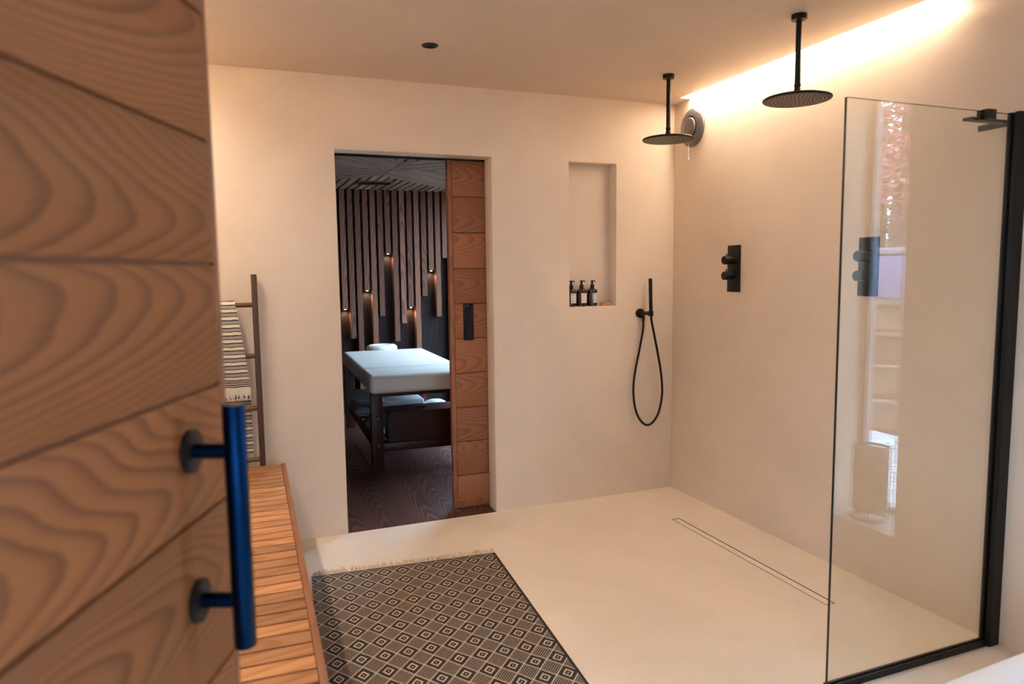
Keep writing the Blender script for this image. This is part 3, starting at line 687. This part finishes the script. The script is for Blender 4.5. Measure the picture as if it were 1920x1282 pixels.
pillow('grey_cushion','lower grey cushion stacked under the left side of the massage table','cushion',T(.05,.62,.375),(.24,.46,.08),GREYF,(.0,.10,-.03),.4,'grey cushions under the massage table')
# rolled cream towel
rt=thing('rolled_towel','rolled cream towel at the left end of the table shelf','towel',T(.070,.36,.2075),-.03)
for k,(rr,xo) in enumerate(((.060,.0),)):
    mb=MB(); V=[];F=[];n=70
    pts=[]
    for q in range(n+1):
        a=q/n*3.2*2*PI; r=.012+.046*q/n; pts.append((r*math.cos(a),.062+r*math.sin(a)))
    for y_ in (-.19,.19): 
        V+=[(p[0],y_,p[1]) for p in pts]
    F=[(i,i+1,n+2+i,n+1+i) for i in range(n)]
    o_=obj('roll',mb.add(V,F),WHITEF,rt,smooth=True,angle=80); sm=o_.modifiers.new('thick','SOLIDIFY'); sm.thickness=.008
bx2=thing('folded_sheet','white folded sheet lying on the shelf behind the wooden box','linen',T(.34,.80,.2075),-.03)
for k in range(5): obj('fold',MB().box(-.17,.17,-.28,.28,.045*k,.045*k+.043),WHITEF,bx2,(.004*(k%2),.006*(k%3),0),bevel=.012,segs=3)
pillow('white_pillow','white pillow at the right end of the shelf behind the wooden box','pillow',T(.63,.58,.305),(.20,.40,.19),WHITEF,(0,0,-.03),.4)

# ------------------------------------------------------------------ bathtub
bt=thing('bathtub','white bathtub with a broad flat rim in the near right corner','bathtub',(-.98,-3.234,0),.055)
LX,LY,BH=.80,.325,.57
def rrect(lx,ly,r,n=8):
    return [(cx+r*math.cos(a0+PI/2*k/n),cy+r*math.sin(a0+PI/2*k/n)) for cx,cy,a0 in ((lx-r,ly-r,0),(-lx+r,ly-r,PI/2),(-lx+r,-ly+r,PI),(lx-r,-ly+r,3*PI/2)) for k in range(n+1)]
rings=[(LX-.05,LY-.04,.06,0),(LX-.01,LY-.008,.06,BH-.06),(LX,LY,.06,BH-.012),(LX,LY,.06,BH-.003),(LX-.004,LY-.004,.06,BH),(LX-.075,LY-.07,.10,BH),(LX-.085,LY-.08,.10,BH-.008),(LX-.13,LY-.11,.12,.14),(LX-.22,LY-.17,.1,.105)]
V=[];F=[]
for (lx,ly,r,z) in rings: V+=[(x_,y_,z) for x_,y_ in rrect(lx,ly,r)]
m_=len(rrect(1,1,.1))
for i in range(len(rings)-1):
    for k in range(m_): k2=(k+1)%m_; F.append((i*m_+k,i*m_+k2,(i+1)*m_+k2,(i+1)*m_+k))
F.append(tuple(range(m_-1,-1,-1))); F.append(tuple((len(rings)-1)*m_+k for k in range(m_)))
obj('tub_shell',MB().add(V,F),WHITE,bt,smooth=True,angle=35)
obj('waste',MB().lathe([(.032,.106),(.032,.110),(.026,.112)],seg=32),BLK,bt,smooth=True)
obj('overflow',MB().lathe([(.03,0),(.03,.008),(.026,.010)],axis='Y',seg=32),BLK,bt,(0,-.205,.40))

# ------------------------------------------------------------------ lantern on the window sill
lt=thing('ribbed_lantern','tall ribbed cylinder lantern on the window sill, mirrored in the glass screen','lantern',(.105,-2.848,WZ0+.0085))
DK=plain('lantern_metal',(.10,.085,.075),.5)
def ring_(z,R,r): return MB().lathe([(R+r*math.cos(2*PI*k/10),z+r*math.sin(2*PI*k/10)) for k in range(10)],seg=48,closed=True)
obj('base_ring',ring_(.006,.078,.006),DK,lt,smooth=True); obj('lower_ring',ring_(.055,.080,.005),DK,lt,smooth=True); obj('top_ring',ring_(.345,.080,.006),DK,lt,smooth=True)
for a in (0,2*PI/3,4*PI/3): obj('foot_post',MB().tube([(.079*math.cos(a+.5),.079*math.sin(a+.5),.006),(.079*math.cos(a+.5),.079*math.sin(a+.5),.055)],.004,8),DK,lt)
obj('floor_plate',MB().lathe([(.076,.053),(.076,.058)],seg=40),DK,lt)
rod=MB().tube([(0,0,.055),(0,0,.345)],.0022,6).mesh('rib',plain('lantern_rib',(.30,.26,.23),.6),smooth=True)
for k in range(44): a=2*PI*k/44; link('rib',rod,lt,(.079*math.cos(a),.079*math.sin(a),0))
obj('shade_lining',MB().lathe([(.072,.058),(.072,.335),(.070,.335),(.070,.058)],seg=40,closed=True),plain('lantern_paper',(.55,.50,.44),.9),lt,smooth=True)

# ------------------------------------------------------------------ garden outside
GZ=-.12
struct(obj('ground',MB().box(-14,24,-24,14,GZ-.2,GZ),plain('garden_soil',(.16,.13,.10),.9,0,.25,6)),'garden ground outside the window')
# keep the ground from filling the rooms: it lies just under the floors
gv=thing('gravel_bed','pale gravel bed outside the garden window','gravel',(1.75,-4.1,GZ)); 
obj('bed',MB().box(-1.4,1.2,-1.6,1.6,0,.02),plain('gravel_base',(.62,.62,.62),.9,0,.2,30,.4),gv)
peb=bmesh.new(); bmesh.ops.create_icosphere(peb,subdivisions=1,radius=1); pv=[v.co.copy() for v in peb.verts]; pf=[[v.index for v in f.verts] for f in peb.faces]; peb.free()
mb=MB(); rnd=random.Random(11)
for k in range(1800):
    x_,y_=rnd.uniform(-1.35,1.15),rnd.uniform(-1.55,1.55); s_=rnd.uniform(.018,.038); a=rnd.uniform(0,PI)
    sx,sy,sz=s_*rnd.uniform(.8,1.4),s_*rnd.uniform(.7,1.1),s_*.6
    mb.add([(x_+sx*v.x*math.cos(a)-sy*v.y*math.sin(a),y_+sx*v.x*math.sin(a)+sy*v.y*math.cos(a),.026+sz*v.z) for v in pv],pf)
tag(obj('pebbles',mb,plain('white_pebble',(.72,.73,.75),.7,0,.25,3),gv,smooth=True),kind='stuff')
SW=wood('deck_wood',(.30,.19,.13),(.17,.10,.07),'X','Z',.012,.1,.04,.6,.2)
gd=thing('garden_steps','weathered wooden steps in the garden outside the window','steps',(3.14,-5.31,GZ),math.radians(50))
for k in range(4):
    z=.30*(k+1); 
    obj('riser',MB().box(-1.3,1.3,0,.03,-.28,-.03),SW,gd,(0,-.32*k,z))
    for q in range(2): obj('tread',MB().box(-1.3,1.3,-.145,.145,-.03,0),SW,gd,(0,-.32*k-.13-.15*q+.10,z),bevel=.004)
ht=thing('hot_tub','violet blue boxy hot tub with cover on the garden terrace','hot tub',(4.40,-6.36,GZ),math.radians(50))
obj('terrace',MB().box(-1.6,1.6,-1.9,0,0,1.2),SW,ht)
obj('tub_panel',MB().box(-1.1,1.1,-1.7,-.15,1.2,1.72),plain('violet_panel',(.20,.22,.42),.5),ht,bevel=.03)
obj('tub_cover',MB().box(-1.13,1.13,-1.73,-.12,1.72,1.80),plain('cover_grey',(.30,.30,.36),.6),ht,bevel=.02)
def leafcloud(mb,rnd,c,R,n,size):
    for k in range(n):
        while True:
            d=Vector((rnd.uniform(-1,1),rnd.uniform(-1,1),rnd.uniform(-1,1)))
            if d.length<1: break
        p=Vector(c)+Vector((d.x*R[0],d.y*R[1],d.z*R[2])); a=Vector((rnd.gauss(0,1),rnd.gauss(0,1),rnd.gauss(0,.6))).normalized(); b_=a.orthogonal().normalized(); s_=size*rnd.uniform(.6,1.3)
        n_=a.cross(b_); mb.add([p-a*s_,p+b_*s_*.45+n_*s_*.12,p+a*s_,p-b_*s_*.45+n_*s_*.12],[(0,1,2,3)])
tr=thing('red_maple','red leaved maple tree in the garden, mirrored in the glass screen','tree',(7.28,-8.78,GZ))
BARK=plain('bark',(.14,.11,.09),.9,0,.3,14,.4)
obj('trunk',MB().tube([(0,0,0),(.05,.05,1.2),(-.1,.1,2.2),(.1,0,3.4),(.3,.1,4.8)],[.20,.17,.14,.10,.03],14),BARK,tr,smooth=True)
for k in range(7):
    a=k*2.4; z=1.9+.38*k; obj('branch',MB().tube([(0,.05,z),(.6*math.cos(a),.6*math.sin(a),z+.4),(1.5*math.cos(a),1.5*math.sin(a),z+.7)],[.06,.045,.015],8),BARK,tr,smooth=True)
mb=MB(); rnd=random.Random(4)
for k in range(26):
    a=rnd.uniform(0,2*PI); r=rnd.uniform(.2,1.9); leafcloud(mb,rnd,(r*math.cos(a),r*math.sin(a),rnd.uniform(2.75,5.8)),(.85,.85,.55),340,.055)
tag(obj('foliage',mb,plain('red_leaf',(.60,.19,.16),.7,0,.45,3),tr,recalc=False),kind='stuff')
LEAFG=plain('bamboo_leaf',(.30,.40,.20),.6,0,.4,4)
def bamboo(label,x_,y_,hgt,seed):
    t=thing('bamboo_plant',label,'plant',(x_,y_,GZ)); rnd=random.Random(seed); mb=MB()
    for k in range(7):
        a=rnd.uniform(0,2*PI); bx=.12*math.cos(a); by=.12*math.sin(a); tx,ty=bx*3,by*3
        obj('cane',MB().tube([(bx,by,0),(bx*1.6,by*1.6,hgt*.6),(tx,ty,hgt)],[.011,.009,.004],8),plain('cane',(.25,.30,.12),.5) if k==0 and seed==1 else LEAFG,t,smooth=True)
        for q in range(34):
            z=hgt*rnd.uniform(.2,1); f=z/hgt; p=Vector((bx+(tx-bx)*f,by+(ty-by)*f,z)); a2=rnd.uniform(0,2*PI); d=Vector((math.cos(a2),math.sin(a2),rnd.uniform(-.9,.1))).normalized(); L_=rnd.uniform(.10,.20); s_=d.cross(Vector((0,0,1))).normalized()*.012
            mb.add([p,p+d*L_*.4+s_,p+d*L_,p+d*L_*.4-s_],[(0,1,2,3)])
    tag(obj('leaves',mb,LEAFG,t,recalc=False),kind='stuff')
bamboo('feathery bamboo plant nearest the garden window',1.55,-5.95,1.05,1)
bamboo('taller feathery bamboo plant in front of the garden steps',3.10,-4.65,1.4,2)
for k,(x_,y_,h_) in enumerate(((11,-6,5),(10.5,-12,5.5),(5,-14,5),(13,2,5.5))):
    t=thing('garden_tree',['dark evergreen tree at the far right of the garden','dark evergreen tree behind the red maple','dark evergreen tree left of the red maple','dark evergreen tree outside the treatment room window'][k],'tree',(x_,y_,GZ),0,'evergreen trees in the garden')
    obj('trunk',MB().tube([(0,0,0),(.1,0,h_*.5),(0,.1,h_*.9)],[.18,.13,.05],12),BARK,t,smooth=True)
    mb=MB(); rnd=random.Random(20+k)
    for q in range(16):
        a=rnd.uniform(0,2*PI); r=rnd.uniform(0,1.2); leafcloud(mb,rnd,(r*math.cos(a),r*math.sin(a),rnd.uniform(1.2,h_)),(.9,.9,.7),160,.10)
    tag(obj('foliage',mb,plain('evergreen_leaf',(.07,.11,.05),.7,0,.4,3),t,recalc=False),kind='stuff')
